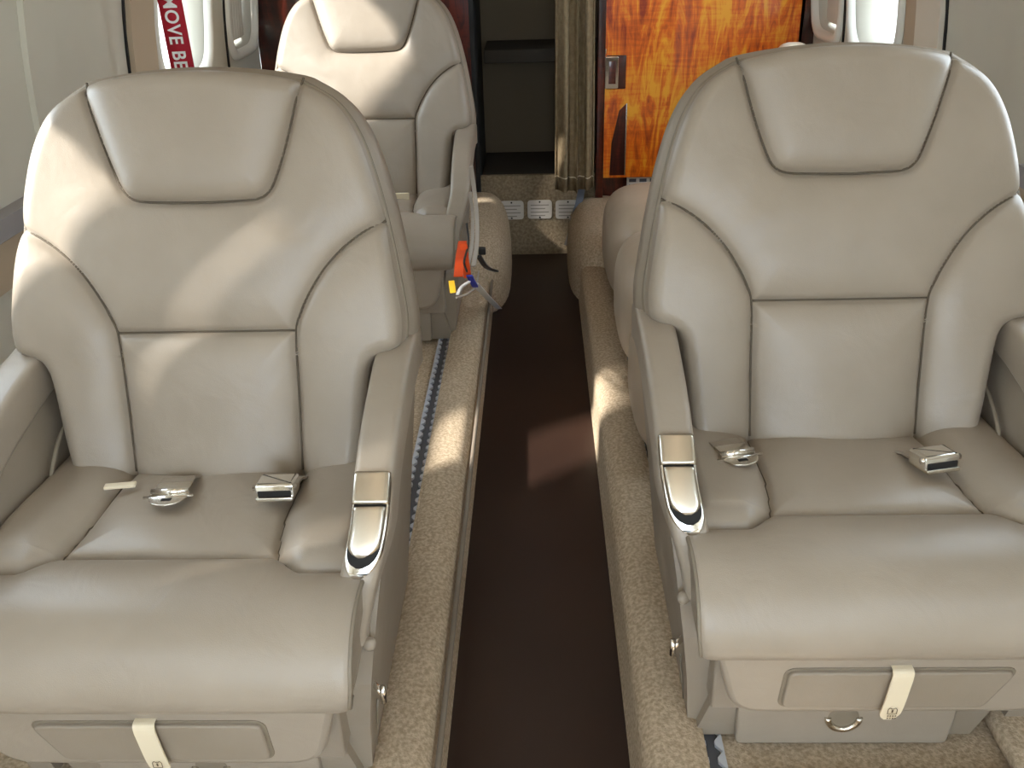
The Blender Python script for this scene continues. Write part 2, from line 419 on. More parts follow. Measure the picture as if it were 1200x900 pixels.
# wooden bulkhead panel
door = struct(prof_panel('door_1', 0.203, 0.803, 0.255, 1.45, YB - .02, YB + .012, 'flame_veneer', 1))
prof_panel('edge_trim', 0.772, 0.85, 0.25, 1.45, YB - .026, YB - .0205, 'dark_mahogany', 1).parent = door
for o in door.children: o.pop('kind', None)
def pt(px, py, y): p = at(px, py, 'y', y); return p.x, p.z
yl = YB - .02
x0, z1 = pt(711, 65, yl); x1, z0 = pt(733, 104, yl)
rbox('latch_recess', x0, x1, yl - .004, yl + .004, z0, z1, .003, 'dark_mahogany', door)
x0, z1 = pt(709, 66, yl); x1, z0 = pt(724, 103, yl)
la = slab('latch', rpoly([(x0, z0), (x1, z0), (x1, z1), (x0, z1)], .004), .010, .002, lambda a, b, w: (a, yl - .003 - w, b), 'chrome', door)
rbox('latch_slot', x0 + .011, x1 - .008, yl - .0145, yl - .012, z0 + .014, z1 - .012, .001, 'dark_mahogany', la)
x0, z1 = pt(708, 60, yl); rbox('striker', x0 - .003, x0 + .006, yl - .012, yl, z1 - .006, z1 + .008, .001, 'satin_metal', door)
x0, z1 = pt(716, 122, yl); x1, z0 = pt(731, 205, yl)
slab('pull_slot', rpoly([(x0, z0), (x1, z0), (x1, z1), (x1 - .02, z1 - .02), (x0 + .004, z0 + .10)], .002), .003, .001, lambda a, b, w: (a, yl - w, b), 'dark_mahogany', door)
rbox('slot_edge', x1, x1 + .004, yl - .006, yl, z0, z1 + .002, .001, 'satin_metal', door)
# printed label under the panel
x0, z1 = pt(735, 208, YB - .004); x1, z0 = pt(772, 223, YB - .004)
pl = tag(rbox('printed_label', x0, x1, YB - .006, YB + .012, z0 - .02, z1, .001, 'white'), 'white printed label with grey boxes under the wood panel', 'label')
for i in range(3):
    for j in range(2):
        xa = x0 + .006 + i * (x1 - x0) / 3.1; rbox('print', xa, xa + .022, YB - .0072, YB - .006, z1 - .014 - j * .018, z1 - .004 - j * .018, 0, 'grey_print', pl)
# placards
for i, (a, b, c, d_) in enumerate(((585, 236, 614, 257), (618, 235, 647, 256), (651, 235, 680, 256))):
    x0, z1 = pt(a, b, YB - .003); x1, z0 = pt(c, d_, YB - .003)
    p = slab('placard', rpoly([(x0, z0), (x1, z0), (x1, z1), (x0, z1)], .012), .004, .001, lambda u, v, w: (u, YB - w, v), 'placard')
    tag(p, ['small pale engraved plate on carpeted sill beside the sunlit hump', 'small pale engraved plate between the two others on the sill', 'small pale engraved plate on the sill under the curtain hem'][i], 'placard', 'plates on the aft sill')
    for k in range(4):
        zz = z1 - .014 - k * .0115; rbox('engraved_line', x0 + .010, x1 - .010 - .012 * (k % 2), YB - .0046, YB - .004, zz - .003, zz, 0, 'print_grey', p)
    for zz in (z1 - .005, z0 + .005):
        bm = bmesh.new(); bmesh.ops.create_uvsphere(bm, u_segments=10, v_segments=6, radius=.003); 
        frombm('screw', bm, 'gap_black', p, loc=((x0 + x1) / 2, YB - .004, zz))
# curtain
def curtain():
    y = YB - .055; V, Fc = [], []; n, m = 90, 24; xa, xb = 0.052, 0.172
    for j in range(m):
        v = j / (m - 1); z = 0.226 + v * 1.27
        for i in range(n):
            u = i / (n - 1)
            fold = .014 * math.sin(u * 21 + .5) + .008 * math.sin(u * 43 + 1 + v) + .004 * math.sin(v * 7 + u * 9)
            V.append((xa + (xb - xa) * u + .004 * math.sin(u * 30) + .004 * math.sin(v * 3 + u * 2), y + fold, z + (.022 * max(0, u - .55) if v < .02 else 0)))
    for j in range(m - 1):
        for i in range(n - 1): Fc.append((j * n + i, j * n + i + 1, (j + 1) * n + i + 1, (j + 1) * n + i))
    o = mesh('curtain', V, Fc, 'curtain'); s = o.modifiers.new('thick', 'SOLIDIFY'); s.thickness = .003; s.offset = 0
    tag(o, 'tan pleated fabric curtain hanging at the dark aft opening', 'curtain')
    hem = []
    for i in range(0, n, 2):
        q = V[i + n * 1]; hem.append((q[0], q[1] - .0025, q[2] - .012))
    ribbon('hem_stitch', hem, .002, .003, 'cream_strap', o)
    return o
curtain()
tube('curtain_rail', [(BL, YB - .055, 1.497), (0.2, YB - .055, 1.497)], .006, 'satin_metal'); tag(bpy.data.objects['curtain_rail'], 'thin metal rail carrying the tan curtain', 'rail')
# strap hanging below the curtain with a clip
st = thing('tie_strap', 'grey webbing tie strap with pale clip hanging below the curtain', 'strap', (0.12, YB - .03, 0.1))
L_ = lambda px, py, y: at(px, py, 'y', y) - Vector((0.12, YB - .03, 0.1))
ribbon('webbing', [L_(683, 215, YB - .03), L_(678, 240, YB - .05), L_(673, 256, YB - .06)], .022, .003, 'grey_print', st)
ribbon('clip', [L_(673, 254, YB - .062), L_(672, 259, YB - .062)], .026, .008, 'webbing', st)
ribbon('strap_end', [L_(672, 260, YB - .06), L_(667, 275, YB - .05), L_(663, 287, YB - .03)], .012, .003, 'webbing', st)

# --- seat tracks
def track(name, x, y0, y1, label):
    t = thing(name, label, 'rail', (x, y0, ZS))
    rbox('channel', -.011, .011, 0, y1 - y0, .0, .004, .0, 'track_dark', t)
    V, Fc = [], []; p = .0254; n = int((y1 - y0) / p)
    for s in (-1, 1):
        for i in range(n):
            y = i * p; b = len(V)
            q = [(s * .0155, y), (s * .0155, y + p), (s * .0135, y + p), (s * .0055, y + p * .62), (s * .0055, y + p * .38), (s * .0135, y)]
            for zz in (.0035, .009): V += [(a, c, zz) for a, c in q]
            Fc += [tuple(range(b, b + 6)), tuple(range(b + 6, b + 12))] + [(b + j, b + (j + 1) % 6, b + 6 + (j + 1) % 6, b + 6 + j) for j in range(6)]
    o = mesh('toothed_edge', V, Fc, 'steel', t, smooth=False); o['kind'] = 'stuff'
    return t
track('seat_track', -0.234, -0.4, 2.3, 'toothed steel seat track along the carpet ledge on the red streamer side')
track('seat_track', 0.206, -0.4, 2.3, 'toothed steel seat track under the seats on the wood panel side')

# ------------------------------------------------------------------ the seats
REC, ZL = 0.318, 0.558                     # recline, height of the lumbar seam
SR, CR = math.sin(REC), math.cos(REC)
OUT = [(.178, -.198), (.187, -.18), (.196, -.12), (.203, -.062), (.207, -.046), (.216, -.034), (.236, -.027), (.247, -.016), (.249, .015), (.243, .06), (.233, .12), (.220, .18), (.201, .238), (.175, .278), (.135, .304)]
BOL = catmull([(.231, .134), (.205, .121), (.18, .103), (.157, .08), (.138, .053), (.122, .022), (.114, -.008), (.112, -.1), (.110, -.205)], 5)
HED = catmull([(.136, .310), (.126, .272), (.113, .228), (.100, .192), (.090, .173), (.074, .164), (.04, .1615), (0, .161)], 5)
def segdist(px, py, poly):
    D = np.full(px.shape, 9.0)
    for (ax, ay), (bx, by) in zip(poly[:-1], poly[1:]):
        dx, dy = bx - ax, by - ay; t = np.clip(((px - ax) * dx + (py - ay) * dy) / (dx * dx + dy * dy + 1e-12), 0, 1)
        D = np.minimum(D, np.hypot(px - ax - t * dx, py - ay - t * dy))
    return D
def smooth(a, b, x):
    t = np.clip((x - a) / (b - a), 0, 1); return t * t * (3 - 2 * t)
OC = catmull(OUT, 10); OT, OW = OC[:, 1], OC[:, 0]
def backgrid():
    ts = np.concatenate([np.linspace(-.198, .25, 150)[:-1], np.linspace(.25, .304, 32)]); nx = 160
    s = np.linspace(-1, 1, nx)
    hw = np.interp(ts, OT, OW)
    # ease the bottom corners
    hw = hw - .012 * np.clip(1 - (ts + .198) / .014, 0, 1) ** 2
    X = hw[:, None] * s[None, :]; T = np.repeat(ts[:, None], nx, 1)
    crown = .014 * np.clip(1 - (X / .135) ** 2, 0, 1) * smooth(.20, .304, T)
    T = T + crown
    A = np.abs(X)
    outl = [(a, b) for a, b in OC] + [(a, .304 + .014 * (1 - (a / .135) ** 2)) for a in (.12, .09, .06, .03, 0)]
    de = segdist(A, T, [(0, -.198), (.170, -.198)] + outl)
    dB = segdist(A, T, BOL); dH = segdist(A, T, HED); wl = np.interp(np.clip(T, -.3, .14), BOL[::-1, 1], BOL[::-1, 0])
    dL = np.where(A < .114, np.abs(T), 9.0)
    ds = np.minimum(np.minimum(dB, dH), dL)
    hx = np.interp(T, HED[::-1, 1], HED[::-1, 0], left=0)
    inH = (T > .161) & (A < hx); inB = (A > wl) & (T < .134)
    n = np.zeros_like(X)
    n += .012 * (1 - np.exp(-ds / .022)) - .0056 * np.exp(-(ds / .0040) ** 2)
    n += .010 * (1 - np.exp(-dH / .012)) * inH
    n += .014 * np.exp(-(((T - .05) / .12) ** 2)) * (1 - (A / .25) ** 2) - .006
    n += .010 * (1 - np.exp(-dB / .03)) * inB
    n += .012 * (1 - np.exp(-dL / .05)) * ((A < .114) & (T < 0)) * np.clip(1 - (A / .114) ** 2, 0, 1)
    # soft creases in the hide
    n += .0012 * np.sin(X * 60 + T * 25) * np.exp(-((T + .14) / .05) ** 2) + .0010 * np.sin(T * 95 - X * 40) * np.exp(-((A - .1) / .05) ** 2) * np.exp(-((T - .12) / .05) ** 2)
    R = .020; q = np.clip(de / R, 0, 1); n -= R * .9 * (1 - np.sqrt(np.clip(1 - (1 - q) ** 2, 0, 1)))
    return X, T, n, inH, inB, ts
BG = backgrid()
def bmap(x, t, n): return (x, t * SR - n * CR, ZL + t * CR + n * SR - ZS)
def splitgrid(P, reg, names, mat, parent, mir):
    """P: (m, n, 3) grid, reg: per-face integer region; one mesh object per region"""
    m, n = P.shape[:2]; idx = np.arange(m * n).reshape(m, n); V = P.reshape(-1, 3)
    for k, nm in names:
        ii, jj = np.where(reg == k)
        if not len(ii): continue
        F = np.stack([idx[ii, jj], idx[ii, jj + 1], idx[ii + 1, jj + 1], idx[ii + 1, jj]], 1)
        u, inv = np.unique(F, return_inverse=True); F = inv.reshape(F.shape)
        if mir > 0: F = F[:, ::-1]
        me = bpy.data.meshes.new(nm); me.from_pydata(V[u].tolist(), [], F.tolist()); me.update()
        me.polygons.foreach_set('use_smooth', [True] * len(me.polygons))
        link(nm, me, mat, parent)
# cushion profile (rel y, z), back to front roll to underside
CP = catmull([(.03, .368), (-.03, .374), (-.09, .381), (-.16, .385), (-.215, .385), (-.236, .384), (-.262, .388), (-.30, .389), (-.335, .384), (-.362, .369), (-.378, .347), (-.381, .328), (-.372, .313), (-.350, .305)], 16)
SEAT_PARTS = None
def make_seat(name, label, loc, mir, group=None, lever=True):
    """local x runs outboard (to the wall) before mirroring: aisle side is -x; mir = +1 keeps, -1 flips"""
    root = thing(name, label, 'seat', (loc[0], loc[1], ZS), group)
    M = mir
    fx = lambda p: (M * p[0], p[1], p[2])
    # ---- backrest panels
    X, T, n, inH, inB, ts = BG
    P = np.stack([M * X, T * SR - n * CR, ZL + T * CR + n * SR - ZS], 2)
    c = lambda A: (A[:-1, :-1] + A[1:, :-1] + A[:-1, 1:] + A[1:, 1:]) / 4
    cX, cT = c(X), c(T); A = np.abs(cX); wl = np.interp(np.clip(cT, -.3, .14), BOL[::-1, 1], BOL[::-1, 0]); hx = np.interp(cT, HED[::-1, 1], HED[::-1, 0], left=0)
    reg = np.zeros(cX.shape, int)
    reg[(cT < 0) & (A <= wl)] = 1; reg[(A > wl) & (cT < .134) & (cX < 0)] = 2; reg[(A > wl) & (cT < .134) & (cX > 0)] = 3; reg[(cT > .161) & (A < hx)] = 4
    splitgrid(P, reg, [(0, 'yoke_panel'), (1, 'lumbar_panel'), (2, 'back_bolster'), (3, 'back_bolster'), (4, 'headrest_panel')], 'leather', root, M)
    def gn(a, b):                                   # surface height of the panel grid nearest a seam point
        k = np.argmin((X - a) ** 2 + (T - b) ** 2); return float(n.flat[k])
    def seam(pts):
        P_ = catmull(pts, 3); g = np.array([gn(a, b) for a, b in P_]); g2 = np.convolve(np.pad(g, 6, mode='edge'), np.ones(13) / 13, 'valid')
        tube('seam', [fx(bmap(a, b, h_ + .0009)) for (a, b), h_ in zip(P_, g2)], .0016, 'seam_thread', root, 6)
    for sg in (-1, 1):
        seam([(sg * a, b) for a, b in BOL if b > -.195])
    hd = [(a, b) for a, b in HED] + [(-a, b) for a, b in HED[::-1][1:]]
    seam(hd)
    seam([(a, 0) for a in np.linspace(-.113, .113, 24)])
    # ---- backrest shell: loops around the silhouette
    m_, n_ = X.shape
    loop = [(0, j) for j in range(0, n_, 6)] + [(i, n_ - 1) for i in range(1, m_)] + [(m_ - 1, j) for j in range(n_ - 6, -1, -6)] + [(i, 0) for i in range(m_ - 2, 0, -1)]
    L2 = [(float(X[a]), float(T[a])) for a in loop]; N0 = [float(n[a]) for a in loop]
    V, Fc = [], []
    rings = [(0.0, None), (-.004, -.030), (-.010, -.036), (-.013, -.055), (-.012, -.085), (-.002, -.105), (.02, -.114), (.06, -.116)]
    nn = len(L2)
    for d, w in rings:
        q = inset(L2, d) if d else [Vector(p) for p in L2]
        for k in range(nn):
            p = bmap(q[k][0], q[k][1], N0[k] if w is None else w); V.append(fx(p))
    for r_ in range(len(rings) - 1):
        for k in range(nn): Fc.append((r_ * nn + k, r_ * nn + (k + 1) % nn, (r_ + 1) * nn + (k + 1) % nn, (r_ + 1) * nn + k))
    Fc.append(tuple((len(rings) - 1) * nn + k for k in range(nn)))
    mesh('backrest_shell', V, Fc, 'leather_trim', root)
    half = [(a, b) for a, b in catmull(OUT, 4)] + [(a, .304 + .014 * (1 - (a / .135) ** 2)) for a in np.linspace(.125, 0, 10)]
    pip = [fx(bmap(a + .002, b, -.026)) for a, b in half] + [fx(bmap(-a - .002, b, -.026)) for a, b in reversed(half[:-1])]
    tube('piping', pip, .0034, 'piping', root, 6)
    # ---- cushion
    Y, Z = CP[:, 0], CP[:, 1]; mu = len(Y)
    arc = np.concatenate([[0], np.cumsum(np.hypot(np.diff(Y), np.diff(Z)))])
    tan = np.stack([np.gradient(Y), np.gradient(Z)], 1); tan /= np.linalg.norm(tan, axis=1)[:, None]
    nor = np.stack([tan[:, 1], -tan[:, 0]], 1)      # pointing up / forward
    s = np.linspace(-1, 1, 141)
    iseam = np.argmin(np.abs(Y + .236)); aseam = arc[iseam]
    hw = np.where(arc < aseam, .212, .212 + .018 * smooth(0, .02, arc - aseam)) - .010 * smooth(arc[-1] - .06, arc[-1], arc)
    XX = hw[:, None] * s[None]; AA = np.repeat(arc[:, None], len(s), 1); aX = np.abs(XX)
    # seam that runs across, stepping forward at the bolsters
    sl = aseam + .030 * smooth(.118, .16, aX)
    dF = np.abs(AA - sl) * .95
    sx = np.interp(AA, [0, aseam * .35, aseam * .8, aseam, aseam + .03], [.108, .113, .117, .124, .136])
    dS = np.where(AA < sl, np.abs(aX - sx), 9)
    dd = np.minimum(dF, dS); onroll = AA > sl; bol = (~onroll) & (aX > sx)
    h = .010 * (1 - np.exp(-dd / .020)) - .0054 * np.exp(-(dd / .0040) ** 2)
    h += .012 * (1 - np.exp(-dd / .02)) * bol + .006 * (1 - np.exp(-dd / .04)) * onroll
    h += .0015 * np.sin(XX * 35 + AA * 30) * (~onroll)
    de = hw[:, None] * 1.0 - aX; R = .018; q = np.clip(de / R, 0, 1); h -= R * .8 * (1 - np.sqrt(np.clip(1 - (1 - q) ** 2, 0, 1))) * np.where(onroll, .35, 1)
    PY = Y[:, None] + nor[:, 0][:, None] * h; PZ = Z[:, None] + nor[:, 1][:, None] * h
    # make sure the offset goes outwards (up on the top face)
    if (nor[2, 1] < 0): PY = Y[:, None] - nor[:, 0][:, None] * h; PZ = Z[:, None] - nor[:, 1][:, None] * h
    P = np.stack([M * XX, PY, PZ - ZS], 2)
    cx, ca = c(XX), c(AA); csl = aseam + .030 * smooth(.118, .16, np.abs(cx)); csx = np.interp(ca, [0, aseam * .35, aseam * .8, aseam, aseam + .03], [.108, .113, .117, .124, .136])
    reg = np.zeros(cx.shape, int); reg[ca > csl] = 1; reg[(ca <= csl) & (cx < -csx)] = 2; reg[(ca <= csl) & (cx > csx)] = 3
    splitgrid(P, reg, [(0, 'seat_panel'), (1, 'front_roll'), (2, 'seat_bolster'), (3, 'seat_bolster')], 'leather', root, M)
    def gc(x, a):
        k = np.argmin((XX - x) ** 2 + (AA - a) ** 2); return P.reshape(-1, 3)[k]
    tube('seam', [tuple(gc(x, aseam + .030 * float(smooth(.118, .16, abs(x))))) for x in np.linspace(-.205, .205, 90)], .0012, 'seam_thread', root, 5)
    for sg in (-1, 1):
        tube('seam', [tuple(gc(sg * np.interp(a, [0, aseam * .35, aseam * .8, aseam, aseam + .03], [.108, .113, .117, .124, .136]), a)) for a in np.linspace(.05, aseam, 30)], .0012, 'seam_thread', root, 5)
    for sd, col in ((-1, 0), (1, -1)):              # end caps of the cushion
        e = P[:, col, :]; V = [tuple(v) for v in e[::2]]; V += [(V[-1][0], -.33, .292 - ZS), (V[0][0], .03, .292 - ZS)]
        mesh('cushion_side', V, [tuple(range(len(V)))], 'leather_trim', root, smooth=False)
        tube('cushion_piping', [tuple(v) for v in e[iseam + 4::3]], .0026, 'piping', root, 6)
    # ---- seat pan and apron with its drawer
    rbox('seat_pan', -.195, .195, -.33, .05, .17 - ZS, .345 - ZS, .004, 'leather_trim', root)
    YA = -.345
    out = rpoly([(-.176, .192), (.176, .192), (.212, .322), (-.212, .322)], [.035, .035, .004, .004], 6)
    slab('apron', out, .022, .008, lambda a, b, w: fx((a, YA + .012 - w - .02 * (b - .18) / .13, b - ZS)), 'leather', root)
    ya = lambda b: YA - .010 - .02 * (b - .18) / .13
    dro = rpoly([(-.124, .210), (.102, .210), (.122, .273), (-.124, .273)], .010, 5)
    slab('drawer_recess', [tuple(p) for p in inset(dro, -.004)], .0012, .0005, lambda a, b, w: fx((a, ya(b) - w, b - ZS)), 'piping', root)
    dr = slab('drawer', dro, .006, .0025, lambda a, b, w: fx((a, ya(b) - w, b - ZS)), 'leather_trim', root)
    # cream pull strap with a printed life-vest mark
    sx0 = -.003
    pth = [(sx0, ya(.276) + .004, .281 - ZS), (sx0, ya(.275) - .009, .278 - ZS), (sx0 - .0005, ya(.25) - .012, .251 - ZS), (sx0 - .001, ya(.22) - .013, .221 - ZS), (sx0 - .002, ya(.195) - .012, .198 - ZS)]
    pth = [tuple(p) for p in catmull(pth, 5)]
    V, Fc = [], []
    for i, p in enumerate(pth):
        w = .0115 if i < len(pth) - 4 else (.0115, .0105, .0085, .004)[i - len(pth) + 4]
        for dx, dy in ((-w, 0), (w, 0), (w, -.0018), (-w, -.0018)): V.append(fx((p[0] + dx, p[1] + dy, p[2])))
    for i in range(len(pth) - 1):
        for j in range(4): Fc.append((i * 4 + j, i * 4 + (j + 1) % 4, i * 4 + 4 + (j + 1) % 4, i * 4 + 4 + j))
    Fc += [(0, 1, 2, 3), tuple(len(V) - 4 + j for j in range(4))]
    ps = mesh('pull_strap', V, Fc, 'cream_strap', dr, smooth=False); ps['label'] = 'cream pull strap with small brown print'
    zc = .216; yy = ya(zc) - .0158; xm = sx0 - .0012
    def mark(pts):                                  # tiny vest outline and two lines of print
        V = [fx((xm + a, yy - .0006, zc + b - ZS)) for a, b in pts]; return V
    vv, ff = [], []
    def bar(ax, ay, bx, by, w):
        d = Vector((bx - ax, by - ay)).normalized(); o = Vector((-d.y, d.x)) * w / 2; b0 = len(vv)
        vv.extend(mark([(ax + o.x, ay + o.y), (bx + o.x, by + o.y), (bx - o.x, by - o.y), (ax - o.x, ay - o.y)])); ff.append((b0, b0 + 1, b0 + 2, b0 + 3))
    vest = [(-.005, -.003), (.005, -.003), (.005, .004), (.003, .0065), (.0015, .005), (-.0015, .005), (-.003, .0065), (-.005, .004)]
    for i in range(len(vest)): bar(*vest[i], *vest[(i + 1) % len(vest)], .0009)
    bar(0, -.001, 0, .0035, .002)
    for xx in np.linspace(-.0048, .0036, 4): bar(xx, -.006, xx + .0018, -.006, .002); bar(xx, -.0095, xx + .0018, -.0095, .002)
    mesh('print', vv, ff, 'print_brown', dr, smooth=False)
    # ---- pedestal with toe panel
    V = [fx(p) for p in ((-.205, -.297, .0095), (.140, -.297, .0095), (.150, .10, .0095), (-.205, .10, .0095), (-.185, -.315, .105), (.16, -.315, .105), (.17, .06, .12), (-.185, .06, .12))]
    mesh('pedestal', V, [(0, 1, 2, 3), (4, 5, 6, 7), (0, 1, 5, 4), (1, 2, 6, 5), (2, 3, 7, 6), (3, 0, 4, 7)], 'leather_trim', root, smooth=False)
    kp = slab('kick_panel', rpoly([(-.155, .0096), (.105, .0096), (.105, .100), (-.160, .100)], .008), .010, .003, lambda a, b, w: fx((a, -.301 - w - .09 * b, b)), 'leather', root)
    yk = -.318
    ring = [fx((-.03 + .019 * math.cos(t), yk, .062 + .019 * math.sin(t))) for t in np.linspace(math.pi, 2 * math.pi, 17)]
    tube('handle_ring', ring, .0042, 'satin_metal', kp, 8)
    bm = bmesh.new(); bmesh.ops.create_uvsphere(bm, u_segments=20, v_segments=10, radius=.02)
    for v in bm.verts: v.co.y *= .25
    frombm('handle_cup', bm, 'piping', kp, loc=fx((-.03, yk + .003, .064)))
    # ---- armrests: aisle side carries a chrome recline lever
    def arm(side, lever):
        ar = [(side * .238, y, z - ZS) for y, z in ((.075, .52), (.03, .527), (-.03, .522), (-.09, .510), (-.14, .498), (-.185, .482), (-.225, .458), (-.255, .428), (-.278, .392), (-.292, .352), (-.300, .318))]
        ar = [tuple(p) for p in catmull(ar, 12)]
        sc = [1.0] * len(ar); nn = len(ar)
        prof = rpoly([(-.0235, -.045), (.0235, -.045), (.0235, .010), (-.0235, .010)], [.006, .006, .011, .011], 4)
        V, Fc = [], []; k = len(prof); fr = frames(ar)
        for i, (p, u, sd_) in enumerate(fr):
            f = i / (nn - 1); wd = 1.05 - .18 * f; dp = 1 - .62 * smooth(.55, 1.0, f); lean = -side * .028 * float(smooth(.62, 1.0, f))
            for a, b in prof: V.append(fx(Vector(p) + Vector((a * wd + lean, 0, 0)) + u * (b if b > 0 else b * dp)))
        for i in range(nn - 1):
            for j in range(k): Fc.append((i * k + j, i * k + (j + 1) % k, (i + 1) * k + (j + 1) % k, (i + 1) * k + j))
        Fc += [tuple(range(k)), tuple((nn - 1) * k + j for j in range(k))]
        a_ = mesh('armrest', V, Fc, 'leather', root)
        # side shroud below
        prof2 = [(.06, .50), (-.03, .50), (-.13, .482), (-.20, .455), (-.245, .405), (-.275, .345), (-.296, .30), (-.305, .26), (-.300, .19), (-.285, .091), (.06, .091)]
        V, Fc = [], []; kk = len(prof2)
        for lay in (0, 1):
            for y, z in prof2:
                tap = .045 * max(0, min(1, (.47 - z) / .35))
                V.append(fx((side * (.256 - tap - (.030 if lay else 0)), y, z - ZS)))
        Fc = [tuple(range(kk)), tuple(range(kk, 2 * kk))] + [(j, (j + 1) % kk, kk + (j + 1) % kk, kk + j) for j in range(kk)]
        sh = mesh('side_shroud', V, Fc, 'leather_trim', root, smooth=False)
        if not lever:
            cv = [fx((side * .203, y, z - ZS)) for y, z in catmull([(-.02, .44), (-.06, .42), (-.10, .38), (-.12, .33)], 5)]
            tube('shroud_welt', cv, .003, 'piping', sh, 6)
        if lever:
            i0, i1 = int(nn * .555), int(nn * .80)
            seq = list(range(i0, i1 + 1))
            def liddle(nm, rng, w, hgt, mat, par, lift=0):
                V, Fc = [], []; pr = rpoly([(-w, -.004), (w, -.004), (w, hgt), (-w, hgt)], [.001, .001, hgt * .95, hgt * .95], 5); k = len(pr)
                for q, i in enumerate(rng):
                    p, u, _s = fr[i]; f = i / (nn - 1); lean = -side * .028 * float(smooth(.62, 1.0, f)); e = q / (len(rng) - 1)
                    tp = 1.0 if e < .7 else math.sqrt(max(.05, 1 - ((e - .7) / .3) ** 2 * .95))
                    for a, b in pr: V.append(fx(Vector(p) + Vector((a * tp + lean, 0, 0)) + u * (.009 + lift + b)))
                for i in range(len(rng) - 1):
                    for j in range(k): Fc.append((i * k + j, i * k + (j + 1) % k, (i + 1) * k + (j + 1) % k, (i + 1) * k + j))
                Fc += [tuple(range(k)), tuple((len(rng) - 1) * k + j for j in range(k))]
                return mesh(nm, V, Fc, mat, par)
            bz = liddle('lever_bezel', list(range(i0 + 1, i1 + 1)), .0205, .004, 'chrome', a_)
            liddle('lever_gap', list(range(i0 + 8, i1 - 2)), .0185, .0055, 'gap_black', bz)
            V = None
            rng = list(range(i0 - 1, i0 + 9)); pr = rpoly([(-.0205, -.004), (.0205, -.004), (.0205, .008), (-.0205, .008)], [.001, .001, .007, .007], 5); k = len(pr); V, Fc = [], []
            for i in rng:
                p, u, _s = fr[i]; lean = -side * .028 * float(smooth(.62, 1.0, i / (nn - 1)))
                for a, b in pr: V.append(fx(Vector(p) + Vector((a + lean, 0, 0)) + u * (.009 + b)))
            for i in range(len(rng) - 1):
                for j in range(k): Fc.append((i * k + j, i * k + (j + 1) % k, (i + 1) * k + (j + 1) % k, (i + 1) * k + j))
            Fc += [tuple(range(k)), tuple((len(rng) - 1) * k + j for j in range(k))]
            mesh('lever_cap', V, Fc, 'satin_metal', a_)
            lv = liddle('recline_lever', list(range(i0 + 9, i1 - 5)), .0180, .010, 'satin_metal', a_, .001); lv['label'] = 'chrome recline lever'
            bm = bmesh.new(); bmesh.ops.create_uvsphere(bm, u_segments=14, v_segments=8, radius=.008)
            frombm('cover_button', bm, 'leather', sh, loc=fx((side * .232, -.302, .318 - ZS)))
            # chrome toggle on the shroud
            hx = side * .224
            tube('toggle_pin', [fx((hx, -.285, .245 - ZS)), fx((hx + side * .016, -.300, .240 - ZS))], .0038, 'chrome', sh, 8)
            tube('toggle_bar', [fx((hx + side * .016, -.300, .252 - ZS)), fx((hx + side * .016, -.302, .230 - ZS))], .0036, 'chrome', sh, 8)
            tube('shroud_stitch', [fx((hx + side * .001, -.27, .20 - ZS)), fx((side * .212, -.255, .10 - ZS))], .0012, 'piping', sh, 5)
    arm(-1, lever); arm(1, False)
    return root
SEATS = {}
LX, LY = -0.424, 1.045; RX, RY = 0.392, 1.116; BX, BY = -0.420, 2.316
make_seat('cabin_seat', 'taupe leather cabin seat directly before the red streamer, light patch across its backrest', (LX, LY), -1, 'forward-facing leather seats')
make_seat('cabin_seat', 'taupe leather cabin seat across the aisle, in front of the orange wood panel', (RX, RY), 1, 'forward-facing leather seats')
make_seat('cabin_seat', 'sunlit leather cabin seat behind another seat, beside the dark curtain opening', (BX, BY), -1, 'forward-facing leather seats', False)

# ------------------------------------------------------------------ seat belts
def buckle(seat, px, py, label, rot=0.0, k=1.0):
    z = .406; p = at(px, py, 'z', z); b = thing('seat_belt_buckle', label, 'belt buckle', (p.x, p.y, z), 'seat belt halves on the front seats')
    b.rotation_euler = (math.radians(-10), 0, rot)
    w = .023
    bx = slab('buckle_lid', rpoly([(-w, -.017), (w, -.017), (w, .017), (-w, .017)], .002), .017, .004, lambda a, c, d: (a, c, d), 'chrome', b)
    rbox('buckle_mouth', -w + .003, w - .003, -.0185, -.016, .0012, .0085, .001, 'gap_black', b)
    rbox('buckle_base', -w + .001, w - .001, -.021, .017, -.004, .001, .001, 'satin_metal', b)
    tube('hinge_pin', [(-w - .003, -.012, .011), (w + .003, -.012, .011)], .004, 'chrome', b, 8)
    ribbon('webbing', [(0, .016, .002), (.002, .04, .0), (.004, .075, -.014)], .040, .003, 'leather_trim', b)
    return b
def tongue(px, py, label, rot=0.0):
    z = .404; p = at(px, py, 'z', z); b = thing('seat_belt_tongue', label, 'belt tongue', (p.x, p.y, z), 'seat belt halves on the front seats')
    b.rotation_euler = (math.radians(-6), 0, rot)
    out = rpoly([(-.024, .010), (-.024, -.004), (-.016, -.020), (0, -.025), (.016, -.020), (.024, -.004), (.024, .010)], .006, 3)
    slab('tongue_plate', out, .002, .0006, lambda a, c, d: (a, c, d), 'satin_metal', b)
    rbox('tongue_hole', -.006, .006, -.014, -.008, .0018, .0024, 0, 'gap_black', b)
    tube('adjuster_bar', [(-.022, .006, .004), (.022, .006, .004)], .0045, 'chrome', b, 8)
    rbox('adjuster_frame', -.021, .021, .008, .030, .000, .005, .0015, 'satin_metal', b)
    tube('side_pin', [(-.030, -.002, .001), (.030, -.002, .001)], .0018, 'chrome', b, 6)
    ribbon('webbing', [(0, .024, .0035), (0, .045, .002), (0, .075, -.012)], .040, .003, 'leather_trim', b)
    return b
buckle('L', 326, 576, 'chrome lift-lever belt buckle on the seat directly before the red streamer', math.radians(2))
tongue(198, 582, 'steel belt tongue lying on the seat directly before the red streamer', math.radians(4))
